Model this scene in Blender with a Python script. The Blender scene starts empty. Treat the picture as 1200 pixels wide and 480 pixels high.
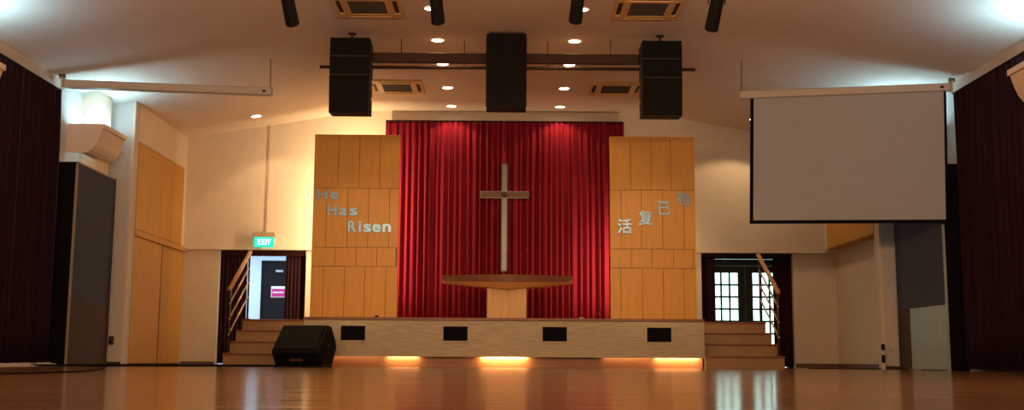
import bpy, bmesh, math, random
from mathutils import Vector, Matrix
random.seed(7)
PI = math.pi
scene = bpy.context.scene
C = scene.collection

# ------------------------------------------------------------------ materials
def new_mat(name):
    m = bpy.data.materials.new(name); m.use_nodes = True
    nt = m.node_tree
    return m, nt, nt.nodes['Principled BSDF']

def setp(b, **k):
    names = {'rough': 'Roughness', 'metal': 'Metallic', 'spec': 'Specular IOR Level', 'coat': 'Coat Weight',
             'coatr': 'Coat Roughness', 'sheen': 'Sheen Weight', 'ior': 'IOR'}
    for a, v in k.items(): b.inputs[names[a]].default_value = v

def plain(name, col, rough=.6, metal=0., noise=.06, nscale=6., bump=0., bscale=60., **k):
    """paint, plastic or metal with a faint procedural mottling"""
    m, nt, b = new_mat(name)
    setp(b, rough=rough, metal=metal, **k)
    tc = nt.nodes.new('ShaderNodeTexCoord'); n = nt.nodes.new('ShaderNodeTexNoise')
    n.inputs['Scale'].default_value = nscale; n.inputs['Detail'].default_value = 4
    nt.links.new(tc.outputs['Object'], n.inputs['Vector'])
    r = nt.nodes.new('ShaderNodeValToRGB')
    r.color_ramp.elements[0].color = tuple(c*(1-noise) for c in col)+(1,)
    r.color_ramp.elements[1].color = tuple(min(1, c*(1+noise)) for c in col)+(1,)
    r.color_ramp.elements[0].position = .3; r.color_ramp.elements[1].position = .7
    nt.links.new(n.outputs['Fac'], r.inputs['Fac']); nt.links.new(r.outputs['Color'], b.inputs['Base Color'])
    if bump:
        n2 = nt.nodes.new('ShaderNodeTexNoise'); n2.inputs['Scale'].default_value = bscale
        nt.links.new(tc.outputs['Object'], n2.inputs['Vector'])
        bp = nt.nodes.new('ShaderNodeBump'); bp.inputs['Strength'].default_value = bump; bp.inputs['Distance'].default_value = .01
        nt.links.new(n2.outputs['Fac'], bp.inputs['Height']); nt.links.new(bp.outputs['Normal'], b.inputs['Normal'])
    return m

def wood(name, light, dark, scale=(1, 1, 1), rough=.45, contrast=(.3, .7), **k):
    m, nt, b = new_mat(name); setp(b, rough=rough, **k)
    tc = nt.nodes.new('ShaderNodeTexCoord'); mp = nt.nodes.new('ShaderNodeMapping')
    mp.inputs['Scale'].default_value = scale
    n = nt.nodes.new('ShaderNodeTexNoise'); n.inputs['Scale'].default_value = 3; n.inputs['Detail'].default_value = 8
    n.inputs['Roughness'].default_value = .65; n.inputs['Distortion'].default_value = .4
    nt.links.new(tc.outputs['Object'], mp.inputs['Vector']); nt.links.new(mp.outputs['Vector'], n.inputs['Vector'])
    r = nt.nodes.new('ShaderNodeValToRGB')
    r.color_ramp.elements[0].color = tuple(dark)+(1,); r.color_ramp.elements[0].position = contrast[0]
    r.color_ramp.elements[1].color = tuple(light)+(1,); r.color_ramp.elements[1].position = contrast[1]
    nt.links.new(n.outputs['Fac'], r.inputs['Fac']); nt.links.new(r.outputs['Color'], b.inputs['Base Color'])
    return m

def emit(name, col, strength):
    m, nt, b = new_mat(name)
    b.inputs['Base Color'].default_value = tuple(col)+(1,)
    b.inputs['Emission Color'].default_value = tuple(col)+(1,); b.inputs['Emission Strength'].default_value = strength
    return m

def fabric(name, col, dark, rough=.85, sheen=.3):
    m, nt, b = new_mat(name); setp(b, rough=rough, sheen=sheen, spec=.2)
    b.inputs['Sheen Tint'].default_value = tuple(min(1, c*1.5) for c in col)+(1,)
    tc = nt.nodes.new('ShaderNodeTexCoord'); mp = nt.nodes.new('ShaderNodeMapping')
    mp.inputs['Scale'].default_value = (14, 14, .4)
    n = nt.nodes.new('ShaderNodeTexNoise'); n.inputs['Scale'].default_value = 2; n.inputs['Detail'].default_value = 5
    nt.links.new(tc.outputs['Object'], mp.inputs['Vector']); nt.links.new(mp.outputs['Vector'], n.inputs['Vector'])
    r = nt.nodes.new('ShaderNodeValToRGB')
    r.color_ramp.elements[0].color = tuple(dark)+(1,); r.color_ramp.elements[0].position = .3
    r.color_ramp.elements[1].color = tuple(col)+(1,); r.color_ramp.elements[1].position = .7
    nt.links.new(n.outputs['Fac'], r.inputs['Fac']); nt.links.new(r.outputs['Color'], b.inputs['Base Color'])
    return m

M = {}
M['wall'] = plain('cream_wall_paint', (.61, .51, .385), .8, bump=.08, bscale=90, noise=.03)
M['wall_lower'] = plain('beige_wall_paint', (.50, .42, .32), .8, bump=.08, bscale=90, noise=.04)
M['pier'] = plain('grey_cream_paint', (.48, .45, .41), .8, noise=.03)
M['ceiling'] = plain('ceiling_paint', (.64, .53, .44), .9, bump=.06, bscale=120, noise=.03)
M['cupboard'] = wood('oak_veneer_cupboard', (.53, .27, .048), (.44, .21, .034), (7, 7, .6), .65)
M['panel'] = wood('oak_veneer_panel', (.60, .285, .028), (.50, .23, .018), (9, 9, .7), .45)
M['panel_back'] = plain('dark_brown_joint', (.12, .05, .012), .8)
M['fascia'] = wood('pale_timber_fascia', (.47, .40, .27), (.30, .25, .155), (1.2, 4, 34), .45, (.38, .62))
M['nosing'] = wood('red_brown_nosing', (.20, .06, .02), (.13, .04, .015), (2, 10, 10), .35)
M['step'] = wood('step_timber', (.31, .18, .075), (.24, .13, .05), (1.5, 6, 16), .4)
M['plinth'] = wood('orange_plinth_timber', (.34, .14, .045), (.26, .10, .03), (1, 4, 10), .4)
M['stage_top'] = wood('stage_floor_timber', (.36, .18, .07), (.26, .12, .04), (1, 12, 1), .3)
M['table_dark'] = wood('red_brown_table_timber', (.20, .075, .03), (.12, .04, .018), (2, 8, 20), .35)
M['table_light'] = wood('light_table_timber', (.66, .36, .14), (.52, .26, .09), (2, 8, 14), .4)
M['rib'] = wood('ribbed_pale_timber', (.78, .54, .26), (.60, .38, .16), (20, 20, 1), .45)
M['red'] = fabric('red_stage_velvet', (.20, .0035, .018), (.13, .0025, .011))
M['maroon'] = fabric('maroon_hall_velvet', (.017, .0013, .005), (.008, .0006, .0025), sheen=.03)
M['maroon_door'] = fabric('maroon_door_velvet', (.022, .0015, .004), (.012, .001, .003), sheen=.03)
M['black'] = plain('black_cabinet_paint', (.004, .0035, .0035), .6, spec=.15)
M['black_grille'] = plain('black_perforated_steel', (.0045, .004, .004), .5, metal=0., bump=.5, bscale=300, spec=.1)
M['vent_black'] = plain('black_vent_mesh', (.003, .003, .003), .9, spec=.1)
M['bar_steel'] = plain('dark_brown_steel', (.045, .026, .017), .7, spec=.2)
M['navy'] = plain('navy_grey_fabric_board', (.040, .048, .078), .95, bump=.5, bscale=220, noise=.12)
M['navy_dark'] = plain('dark_board_side', (.004, .003, .004), .9, spec=.1)
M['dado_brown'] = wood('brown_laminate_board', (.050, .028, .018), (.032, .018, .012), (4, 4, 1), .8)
M['dado_daylit'] = wood('painted_daylight_board', (.30, .36, .33), (.22, .27, .25), (6, 6, 1), .5)  # daylight falling on the right lower board, put into its colour
M['trim_pale'] = plain('pale_edge_trim', (.26, .21, .16), .5)
M['sconce'] = plain('cream_plaster_uplighter', (.62, .50, .40), .7, noise=.03)
M['white_enamel'] = plain('white_enamel_case', (.37, .34, .31), .4, noise=.03)
M['screen_cloth'] = plain('matt_screen_fabric', (.30, .325, .36), .95, noise=.02)
M['screen_border'] = plain('black_screen_border', (.003, .003, .003), .9, spec=.1)
M['steel'] = plain('brushed_steel', (.12, .125, .12), .35, metal=1., noise=.1)
M['chrome'] = plain('polished_chrome', (.14, .27, .40), .3, metal=.6, noise=.02)
M['bronze'] = plain('brown_bronze_edge', (.075, .048, .028), .4, metal=.7)
M['rail_wood'] = wood('handrail_timber', (.55, .32, .14), (.42, .23, .09), (1, 2, 20), .35)
M['rail_metal'] = plain('bronze_rail_metal', (.55, .40, .26), .35, metal=.5)
M['post_dark'] = plain('dark_post_metal', (.09, .05, .03), .4, metal=.5)
M['ac_frame'] = plain('cream_plastic_cassette', (.62, .40, .18), .5, noise=.03)
M['ac_dark'] = plain('dark_cassette_louvre', (.045, .030, .020), .6)
M['ac_void'] = plain('black_cassette_opening', (.008, .006, .005), .8)
M['door_dark'] = plain('dark_green_black_door_paint', (.007, .010, .008), .6, spec=.2)
M['door_char'] = plain('charcoal_door_paint', (.010, .008, .009), .8, spec=.15)
M['corridor'] = plain('cool_white_corridor_paint', (.62, .70, .78), .8, noise=.02)
M['magenta'] = emit('magenta_sign_face', (.42, .006, .15), .15)
M['sign_white'] = plain('white_sign_paint', (.75, .72, .75), .5)
M['grey_label'] = plain('grey_sign_plate', (.40, .40, .42), .5)
M['exit_green'] = emit('lit_green_exit_panel', (.0, .62, .42), 1.3)
M['exit_white'] = emit('lit_white_exit_letters', (.85, 1., .95), 2.2)
M['exit_case'] = plain('beige_exit_housing', (.42, .30, .18), .5)
M['lamp_warm'] = emit('warm_downlight_lens', (1., .90, .72), 14)
M['lamp_cool'] = emit('cool_uplight_tube', (.72, .92, 1.), 10)
M['led'] = emit('warm_led_batten', (1., .80, .46), 9)
M['led_dim'] = emit('warm_led_rope', (1., .65, .3), .6)
M['rubber'] = plain('black_rubber', (.006, .005, .005), .9, spec=.1)
M['cloth_white'] = plain('crumpled_white_cloth', (.45, .40, .36), .9)
M['dark_red'] = plain('dark_red_plastic', (.045, .012, .010), .5)
M['white_plastic'] = plain('off_white_plastic', (.50, .46, .42), .5)
M['base_brown'] = plain('dark_brown_skirting', (.085, .040, .020), .5)
M['base_black'] = plain('black_skirting', (.012, .010, .009), .5)
M['ground'] = plain('outdoor_paving', (.55, .56, .54), .9, noise=.15, nscale=3)

# glass that lets the sky through with a faint reflection
m, nt, b = new_mat('door_glass'); nt.nodes.remove(b)
tr = nt.nodes.new('ShaderNodeBsdfTransparent'); tr.inputs['Color'].default_value = (.92, .98, .96, 1)
gl = nt.nodes.new('ShaderNodeBsdfGlossy'); gl.inputs['Roughness'].default_value = .05
mx = nt.nodes.new('ShaderNodeMixShader'); mx.inputs['Fac'].default_value = .08
nt.links.new(tr.outputs[0], mx.inputs[1]); nt.links.new(gl.outputs[0], mx.inputs[2])
nt.links.new(mx.outputs[0], nt.nodes['Material Output'].inputs['Surface']); M['glass'] = m

# polished strip floor: boards run across the hall
m, nt, b = new_mat('polished_timber_floor')
tc = nt.nodes.new('ShaderNodeTexCoord'); mp = nt.nodes.new('ShaderNodeMapping')
br = nt.nodes.new('ShaderNodeTexBrick')
nt.links.new(tc.outputs['Object'], mp.inputs['Vector']); nt.links.new(mp.outputs['Vector'], br.inputs['Vector'])
br.inputs['Scale'].default_value = 1.
br.inputs['Brick Width'].default_value = .9; br.inputs['Row Height'].default_value = .085
br.inputs['Mortar Size'].default_value = .0012; br.inputs['Mortar Smooth'].default_value = .3
br.inputs['Color1'].default_value = (.22, .118, .046, 1); br.inputs['Color2'].default_value = (.15, .078, .030, 1)
br.inputs['Mortar'].default_value = (.03, .012, .006, 1)
mp2 = nt.nodes.new('ShaderNodeMapping'); mp2.inputs['Scale'].default_value = (.6, 7, 1)
ng = nt.nodes.new('ShaderNodeTexNoise'); ng.inputs['Scale'].default_value = 2.2; ng.inputs['Detail'].default_value = 8
nt.links.new(tc.outputs['Object'], mp2.inputs['Vector']); nt.links.new(mp2.outputs['Vector'], ng.inputs['Vector'])
mixc = nt.nodes.new('ShaderNodeMix'); mixc.data_type = 'RGBA'; mixc.blend_type = 'MULTIPLY'; mixc.inputs['Factor'].default_value = .9
rmp = nt.nodes.new('ShaderNodeValToRGB'); rmp.color_ramp.elements[0].color = (.55, .5, .45, 1); rmp.color_ramp.elements[1].color = (1.25, 1.2, 1.15, 1)
nt.links.new(ng.outputs['Fac'], rmp.inputs['Fac'])
nt.links.new(br.outputs['Color'], mixc.inputs[6]); nt.links.new(rmp.outputs['Color'], mixc.inputs[7])
nt.links.new(mixc.outputs[2], b.inputs['Base Color'])
nr = nt.nodes.new('ShaderNodeTexNoise'); nr.inputs['Scale'].default_value = 1.5; nr.inputs['Detail'].default_value = 5
nt.links.new(mp2.outputs['Vector'], nr.inputs['Vector'])
mr = nt.nodes.new('ShaderNodeMapRange'); mr.inputs['To Min'].default_value = .06; mr.inputs['To Max'].default_value = .24
nt.links.new(nr.outputs['Fac'], mr.inputs['Value']); nt.links.new(mr.outputs[0], b.inputs['Roughness'])
bp = nt.nodes.new('ShaderNodeBump'); bp.inputs['Strength'].default_value = .5; bp.inputs['Distance'].default_value = .002
mp3 = nt.nodes.new('ShaderNodeMapping'); mp3.inputs['Scale'].default_value = (.3, 3.2, 1)
nb = nt.nodes.new('ShaderNodeTexNoise'); nb.inputs['Scale'].default_value = 1.6; nb.inputs['Detail'].default_value = 3
nt.links.new(tc.outputs['Object'], mp3.inputs['Vector']); nt.links.new(mp3.outputs['Vector'], nb.inputs['Vector'])
bp2 = nt.nodes.new('ShaderNodeBump'); bp2.inputs['Strength'].default_value = .55; bp2.inputs['Distance'].default_value = .003
nt.links.new(nb.outputs['Fac'], bp2.inputs['Height']); nt.links.new(bp2.outputs['Normal'], bp.inputs['Normal'])
nt.links.new(br.outputs['Fac'], bp.inputs['Height']); bp.invert = True
nt.links.new(bp.outputs['Normal'], b.inputs['Normal'])
b.inputs['Specular IOR Level'].default_value = .35
M['floor'] = m

# ------------------------------------------------------------------ helpers
def box(bm, x0, x1, y0, y1, z0, z1):
    vs = [bm.verts.new(p) for p in ((x0,y0,z0),(x1,y0,z0),(x1,y1,z0),(x0,y1,z0),(x0,y0,z1),(x1,y0,z1),(x1,y1,z1),(x0,y1,z1))]
    for f in ((0,3,2,1),(4,5,6,7),(0,1,5,4),(1,2,6,5),(2,3,7,6),(3,0,4,7)): bm.faces.new([vs[i] for i in f])
    return vs

def boxes(*bs):
    bm = bmesh.new()
    for b_ in bs: box(bm, *b_)
    return bm

def bevel(bm, w=.006, seg=2):
    bmesh.ops.bevel(bm, geom=bm.edges[:], offset=w, segments=seg, affect='EDGES', profile=.5)
    return bm

def prism(bm, pts, axis, a, b_):
    """extrude a closed outline between a and b_ along axis (0=x: pts are (y,z); 1=y: (x,z); 2=z: (x,y))"""
    def P(p, t):
        return {0: (t, p[0], p[1]), 1: (p[0], t, p[1]), 2: (p[0], p[1], t)}[axis]
    A = [bm.verts.new(P(p, a)) for p in pts]; B = [bm.verts.new(P(p, b_)) for p in pts]
    n = len(pts)
    bm.faces.new(A); bm.faces.new(B[::-1])
    for i in range(n): bm.faces.new((A[i], B[i], B[(i+1) % n], A[(i+1) % n]))
    bmesh.ops.recalc_face_normals(bm, faces=bm.faces[:])
    return bm

def tube(bm, pts, r, seg=10, caps=True):
    pts = [Vector(p) for p in pts]; rings = []
    n = len(pts)
    for i, p in enumerate(pts):
        d = (pts[min(i+1, n-1)]-pts[max(i-1, 0)]).normalized()
        u = d.cross(Vector((0, 0, 1)))
        if u.length < 1e-3: u = Vector((1, 0, 0))
        u.normalize(); v = d.cross(u).normalized()
        rr = r[i] if isinstance(r, (list, tuple)) else r
        rings.append([bm.verts.new(p+(u*math.cos(2*PI*k/seg)+v*math.sin(2*PI*k/seg))*rr) for k in range(seg)])
    for i in range(n-1):
        for k in range(seg):
            bm.faces.new((rings[i][k], rings[i+1][k], rings[i+1][(k+1) % seg], rings[i][(k+1) % seg]))
    if caps:
        bm.faces.new(rings[0]); bm.faces.new(rings[-1][::-1])
    bmesh.ops.recalc_face_normals(bm, faces=bm.faces[:])
    return bm

def obj(name, bm, mat, parent=None, smooth=False, world=True, label=None):
    """link bm as ONE mesh object; world=True: coordinates are the room's, made local to the parent's base"""
    me = bpy.data.meshes.new(name); bm.normal_update(); 
    if parent is not None and world:
        o_ = parent; off = Vector((0, 0, 0))
        while o_ is not None: off += o_.location; o_ = o_.parent
        bmesh.ops.translate(bm, vec=-off, verts=bm.verts[:])
    bm.to_mesh(me); bm.free()
    if smooth:
        for p in me.polygons: p.use_smooth = True
    me.materials.append(mat)
    o = bpy.data.objects.new(name, me); C.objects.link(o)
    if parent is not None: o.parent = parent
    if label: o['label'] = label
    return o

def tag(o, label, cat, group=None, kind=None):
    o['label'] = label; o['category'] = cat
    if group: o['group'] = group
    if kind: o['kind'] = kind
    return o

def thing(name, label, cat, loc, group=None, rotz=0.):
    o = bpy.data.objects.new(name, None); C.objects.link(o); o.empty_display_size = .1
    o.location = loc; o.rotation_euler = (0, 0, rotz)
    return tag(o, label, cat, group)

def struct(name, bm, mat, parent=None):
    o = obj(name, bm, mat, parent)
    if parent is None: o['kind'] = 'structure'
    return o

def children(o): return [c for c in bpy.data.objects if c.parent == o]

def copy_tree(o, parent=None):
    c = o.copy(); C.objects.link(c); c.parent = parent
    for ch in children(o): copy_tree(ch, c)
    return c

def light(name, kind, energy, col, loc, rot=(0, 0, 0), parent=None, **k):
    l = bpy.data.lights.new(name, kind); l.energy = energy; l.color = col
    for a, v in k.items(): setattr(l, a, v)
    o = bpy.data.objects.new(name, l); C.objects.link(o); o.location = loc; o.rotation_euler = rot
    if parent is not None: o.parent = parent
    return o

def aim(o, target):
    d = Vector(target)-o.location
    o.rotation_euler = d.to_track_quat('-Z', 'Y').to_euler()

WARM = (1., .60, .28)
WARMW = (1., .70, .38)
COOL = (.40, .78, 1.)

# ------------------------------------------------------------------ the hall
CZ, CF, CS = 4.66, 2.6, .165          # flat ceiling height, half width of the flat part, slope
def ceil_z(x): return CZ - max(0, abs(x)-CF)*CS
YB, YL = 20.15, 20.25                 # upper and lower faces of the back wall

bm = bmesh.new(); box(bm, -7, 7, -4.2, 20.45, -.1, 0); struct('floor', bm, M['floor'])
bm = bmesh.new()
prism(bm, [(-6.7, ceil_z(6.7)), (-CF, CZ), (CF, CZ), (6.7, ceil_z(6.7)), (6.7, 5.0), (-6.7, 5.0)], 1, -4.2, 20.6)
struct('ceiling', bm, M['ceiling'])

def wall_prism(x0, x1, y0, y1, z0):
    bm = bmesh.new(); prism(bm, [(x0, z0), (x1, z0), (x1, ceil_z(x1)+.01), (x0, ceil_z(x0)+.01)], 1, y0, y1); return bm
for s, sd in ((-1, 'left'), (1, 'right')):
    a, c = (6.35, 6.55)
    struct('wall_'+sd, wall_prism(*sorted((s*a, s*c)), -4.2, 17.2, 0), M['pier'])
    struct('wall_%s_pier' % sd, wall_prism(*sorted((s*5.85, s*6.55)), 17.2, 17.44, 0), M['pier'])
    struct('wall_%s_niche' % sd, wall_prism(*sorted((s*6.06, s*6.3)), 17.44, 20.25, 0), M['wall_lower'])
    struct('wall_%s_bulkhead' % sd, wall_prism(*sorted((s*5.85, s*6.06)), 17.44, YB, 3.53), M['wall'])
    x0, x1 = sorted((s*5.85, s*6.06))
    struct('wall_%s_return' % sd, boxes((x0, x1, 19.99, YB, 2.12, 3.53)), M['wall'])
    x0, x1 = sorted((s*6.35, s*6.08))
    struct('trim_%d' % (1 if s < 0 else 2), boxes((x0, x1, 16.30, 16.80, 0, ceil_z(6.2)+.01)), M['wall'])   # pilaster behind the uplighter
    x0, x1 = sorted((s*5.87, s*6.34))
    struct('baseboard_'+sd, boxes((x0, x1, 17.165, 17.2, 0, .05)), M['base_black'])
    x0, x1 = sorted((s*5.84, s*5.88))
    struct('trim_%d' % (3 if s < 0 else 4), boxes((x0, x1, 17.19, 17.25, 0, ceil_z(5.86)-.005)), M['wall'])   # corner bead
struct('wall_rear', boxes((-6.55, 6.55, -4.4, -4.2, 0, 4.7)), M['wall'])
# back wall: a continuous upper band, the lower part set back a little, with a doorway either side of the stage
bm = bmesh.new()
prism(bm, [(-6.3, 2.07), (6.3, 2.07), (6.3, ceil_z(6.3)), (CF, CZ), (-CF, CZ), (-6.3, ceil_z(6.3))], 1, YB, 20.45)
struct('wall_back', bm, M['wall'])
struct('wall_back_lower', boxes((-6.3, -5.22, YL, 20.45, 0, 2.07), (-3.63, 3.60, YL, 20.45, 0, 2.07), (5.28, 6.3, YL, 20.45, 0, 2.07)), M['wall_lower'])
struct('baseboard_back', boxes((5.29, 6.05, YL-.02, YL, 0, .075)), M['base_brown'])
struct('baseboard_niche', boxes((6.04, 6.06, 17.45, YL-.02, 0, .075)), M['base_brown'])
struct('baseboard_back_left', boxes((-5.84, -5.23, YL-.02, YL, 0, .05)), M['base_brown'])

# corridor seen through the left doorway
struct('wall_corridor_back', boxes((-6.6, -3.0, 23.2, 23.3, 0, 2.6)), M['corridor'])
struct('wall_corridor_left', boxes((-6.6, -6.5, 20.45, 23.2, 0, 2.6)), M['corridor'])
struct('wall_corridor_right', boxes((-3.1, -3.0, 20.45, 23.2, 0, 2.6)), M['corridor'])
struct('ceiling_corridor', boxes((-6.6, -3.0, 20.45, 23.3, 2.6, 2.7)), M['corridor'])
struct('floor_corridor', boxes((-6.6, -3.0, 20.45, 23.3, -.1, 0)), M['floor'])
light('corridor_light', 'AREA', 105, (.62, .82, 1.), (-4.9, 21.6, 2.58), shape='RECTANGLE', size=1.6, size_y=.4)
d = bpy.data.objects.new('door_1', None); C.objects.link(d); d.location = (-4.62, 23.2, 0); d['kind'] = 'structure'
obj('door_frame', boxes((-5.07, -5.03, 23.13, 23.2, 0, 2.12), (-4.21, -4.17, 23.13, 23.2, 0, 2.12), (-5.07, -4.17, 23.13, 23.2, 2.09, 2.13)), M['black'], d)
obj('door_leaf', boxes((-5.03, -4.21, 23.15, 23.195, .01, 2.09)), M['door_char'], d)
hb = bmesh.new(); tube(hb, [(-4.28, 23.15, 1.02), (-4.28, 23.10, 1.02), (-4.40, 23.10, 1.02)], .011, 8); obj('door_handle', hb, M['steel'], d)
sg = thing('door_sign', 'magenta sign with white border and one white text line on corridor door', 'sign', (-4.70, 23.14, 1.36))
obj('sign_plate', boxes((-4.855, -4.545, 23.135, 23.15, 1.365, 1.595)), M['sign_white'], sg)
obj('sign_face', boxes((-4.84, -4.56, 23.128, 23.135, 1.38, 1.545)), M['magenta'], sg)
bm = bmesh.new()
xx = -4.815
for w in (.02, .03, .014, .026, .02, .03, .018, .024):
    box(bm, xx, xx+w, 23.123, 23.128, 1.452, 1.48); xx += w+.006
obj('sign_text_line', bm, M['sign_white'], sg)
sp = thing('door_nameplate', 'small grey nameplate above the magenta sign on corridor door', 'sign', (-4.70, 23.14, 1.89))
obj('plate', bevel(boxes((-4.77, -4.62, 23.135, 23.15, 1.89, 1.935)), .003), M['grey_label'], sp)

# glazed doors of the right doorway, daylight and paving beyond them
struct('ground', boxes((-1, 12, 20.62, 60, -.15, -.02)), M['ground'])
d = bpy.data.objects.new('door_2', None); C.objects.link(d); d.location = (4.45, 20.5, 0); d['kind'] = 'structure'
obj('door_frame', boxes((3.56, 3.70, 20.45, 20.60, 0, 2.10), (5.20, 5.34, 20.45, 20.60, 0, 2.10), (3.70, 5.20, 20.45, 20.60, 1.99, 2.10), (3.70, 5.20, 20.45, 20.60, 1.86, 1.975)), M['door_dark'], d)
obj('transom_pane', boxes((3.70, 5.20, 20.52, 20.526, 1.965, 2.005)), M['glass'], d)
for x0, x1, g0, g1 in ((3.70, 4.45, 3.85, 4.318), (4.45, 5.20, 4.588, 5.056)):
    bs = [(x0+.003, g0, 20.49, 20.54, .01, 1.855), (g1, x1-.003, 20.49, 20.54, .01, 1.855), (g0, g1, 20.49, 20.54, 1.73, 1.855), (g0, g1, 20.49, 20.54, .01, .30)]
    pw = (g1-g0)/3; rh = (1.73-.30)/6.4
    for k in (1, 2): bs.append((g0+k*pw-.015, g0+k*pw+.015, 20.495, 20.535, .30, 1.73))
    zz = 1.73-rh
    while zz > .35:
        bs.append((g0, g1, 20.495, 20.535, zz-.017, zz+.017)); zz -= rh
    lf = obj('door_leaf', boxes(*bs), M['door_dark'], d)
    obj('glazing', boxes((g0, g1, 20.513, 20.517, .30, 1.73)), M['glass'], lf)

# ------------------------------------------------------------------ drapes
def drape(x0, y0, x1, y1, z0, z1, folds, amp, mat, name, label, cat='curtain', group=None, thick=.012, gather=0., res=8, header=None, irr=.25):
    L = math.hypot(x1-x0, y1-y0); ux, uy = (x1-x0)/L, (y1-y0)/L; nx, ny = -uy, ux
    n = folds*res
    ph = [0.]; 
    for i in range(n): ph.append(ph[-1]+(1+irr*math.sin(i*.37)+irr*random.uniform(-.6, .6)))
    tot = ph[-1]; ampk = [random.uniform(.6, 1.25) for _ in range(folds+2)]
    t = thing(name, label, cat, ((x0+x1)/2, (y0+y1)/2, z0), group)
    bm = bmesh.new(); zs = [z1, z1-.06, z1-.2] + [z0+(z1-.2-z0)*(1-k/6) for k in range(1, 7)]
    fr = []; bk = []
    for j, z in enumerate(zs):
        f = (z1-z)/(z1-z0); rowf = []; rowb = []
        for i in range(n+1):
            tt = i/n; a = 2*PI*folds*ph[i]/tot; ak = ampk[min(int(folds*ph[i]/tot), folds)]
            am = amp*(.45+.55*min(1, f*4))*ak
            off = am*(math.sin(a)+.22*math.sin(2.3*a+f*1.5))
            g = tt
            if gather: g = .5+(tt-.5)*(1-gather*math.sin(PI*min(1, f*1.0)))
            px, py = x0+ux*L*g+nx*off, y0+uy*L*g+ny*off
            rowf.append(bm.verts.new((px, py, z))); rowb.append(bm.verts.new((px+nx*thick, py+ny*thick, z)))
        fr.append(rowf); bk.append(rowb)
    m_ = len(zs)
    for j in range(m_-1):
        for i in range(n):
            bm.faces.new((fr[j][i], fr[j+1][i], fr[j+1][i+1], fr[j][i+1]))
            bm.faces.new((bk[j][i+1], bk[j+1][i+1], bk[j+1][i], bk[j][i]))
        bm.faces.new((fr[j][0], bk[j][0], bk[j+1][0], fr[j+1][0])); bm.faces.new((fr[j+1][n], bk[j+1][n], bk[j][n], fr[j][n]))
    for i in range(n):
        bm.faces.new((fr[0][i+1], bk[0][i+1], bk[0][i], fr[0][i])); bm.faces.new((fr[-1][i], bk[-1][i], bk[-1][i+1], fr[-1][i+1]))
    bmesh.ops.recalc_face_normals(bm, faces=bm.faces[:])
    obj('cloth', bm, mat, t, smooth=True)
    hb = bmesh.new(); w = .02
    tube(hb, [(x0, y0, z1+.004), (x1, y1, z1+.004)], .014, 8)
    obj('track', hb, M['black'], t)
    return t

drape(-2.20, 19.99, 2.17, 19.99, .75, 4.44, 40, .045, M['red'], 'stage_curtain',
      'tall bright red pleated curtain behind the cross at the back of the stage', thick=.01, res=10, irr=.55)
drape(-6.20, 4.0, -6.20, 15.15, .03, 3.79, 66, .05, M['maroon'], 'wall_curtain',
      'dark maroon floor-length curtain along the left side wall', thick=.012)
drape(6.19, 14.95, 6.19, 4.0, .03, 3.79, 66, .05, M['maroon'], 'wall_curtain',
      'dark maroon floor-length curtain along the right side wall', thick=.012)
for x0, x1, lab in ((-5.215, -4.72, 'maroon drape on the left edge of the left doorway, beside the exit steps'),
                    (-4.02, -3.635, 'maroon drape on the right edge of the left doorway, partly covering the charcoal door'),
                    (3.61, 3.87, 'narrow dark drape on the left edge of the right doorway'),
                    (4.93, 5.275, 'dark maroon drape on the right edge of the glazed double doors')):
    drape(x0, 20.36, x1, 20.36, .02, 1.98, max(5, int((x1-x0)*16)), .022, M['maroon_door'], 'doorway_drape', lab, group=None, thick=.008)
tag(obj('doorway_pelmet', bevel(boxes((-5.20, -3.65, 20.29, 20.31, 1.965, 2.068)), .004), M['maroon_door']), 'dark maroon pelmet strip across the top of the left doorway', 'pelmet')
tag(obj('doorway_pelmet', bevel(boxes((3.62, 5.26, 20.29, 20.31, 2.00, 2.068)), .004), M['maroon_door']), 'dark pelmet strip across the top of the right doorway with the glazed doors', 'pelmet')

# ------------------------------------------------------------------ stage
st = thing('stage_platform', 'low wide stage with pale timber front and four black vents', 'stage', (0, 17, 0))
obj('stage_deck', boxes((-3.05, 3.05, 17.02, 20.24, .69, .72)), M['stage_top'], st)
obj('nosing', bevel(boxes((-3.06, 3.06, 16.985, 17.10, .70, .745)), .008), M['nosing'], st, label='dark red-brown edge strip along the stage top')
obj('deck_covering', boxes((-3.05, 3.05, 17.10, 20.24, .72, .744)), M['stage_top'], st)
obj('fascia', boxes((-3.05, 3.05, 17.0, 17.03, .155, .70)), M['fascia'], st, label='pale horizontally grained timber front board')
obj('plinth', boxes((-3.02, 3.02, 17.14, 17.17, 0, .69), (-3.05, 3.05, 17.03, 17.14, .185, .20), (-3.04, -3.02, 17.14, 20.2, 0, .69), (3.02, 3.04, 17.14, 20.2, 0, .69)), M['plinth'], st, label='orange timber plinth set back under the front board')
for cx in (-2.30, -.742, .768, 2.36):
    v = obj('vent', boxes((cx-.185, cx+.185, 16.992, 17.0, .395, .612)), M['vent_black'], st, label='black vent opening')
    obj('vent_frame', boxes((cx-.215, cx-.185, 16.985, 17.0, .365, .642), (cx+.185, cx+.215, 16.985, 17.0, .365, .642), (cx-.185, cx+.185, 16.985, 17.0, .612, .642), (cx-.185, cx+.185, 16.985, 17.0, .365, .395)), M['fascia'], v)
    obj('slats', boxes(*[(cx-.185, cx+.185, 16.988, 16.993, z_, z_+.004) for z_ in [.41+.024*k for k in range(9)]]), M['black'], v)
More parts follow.
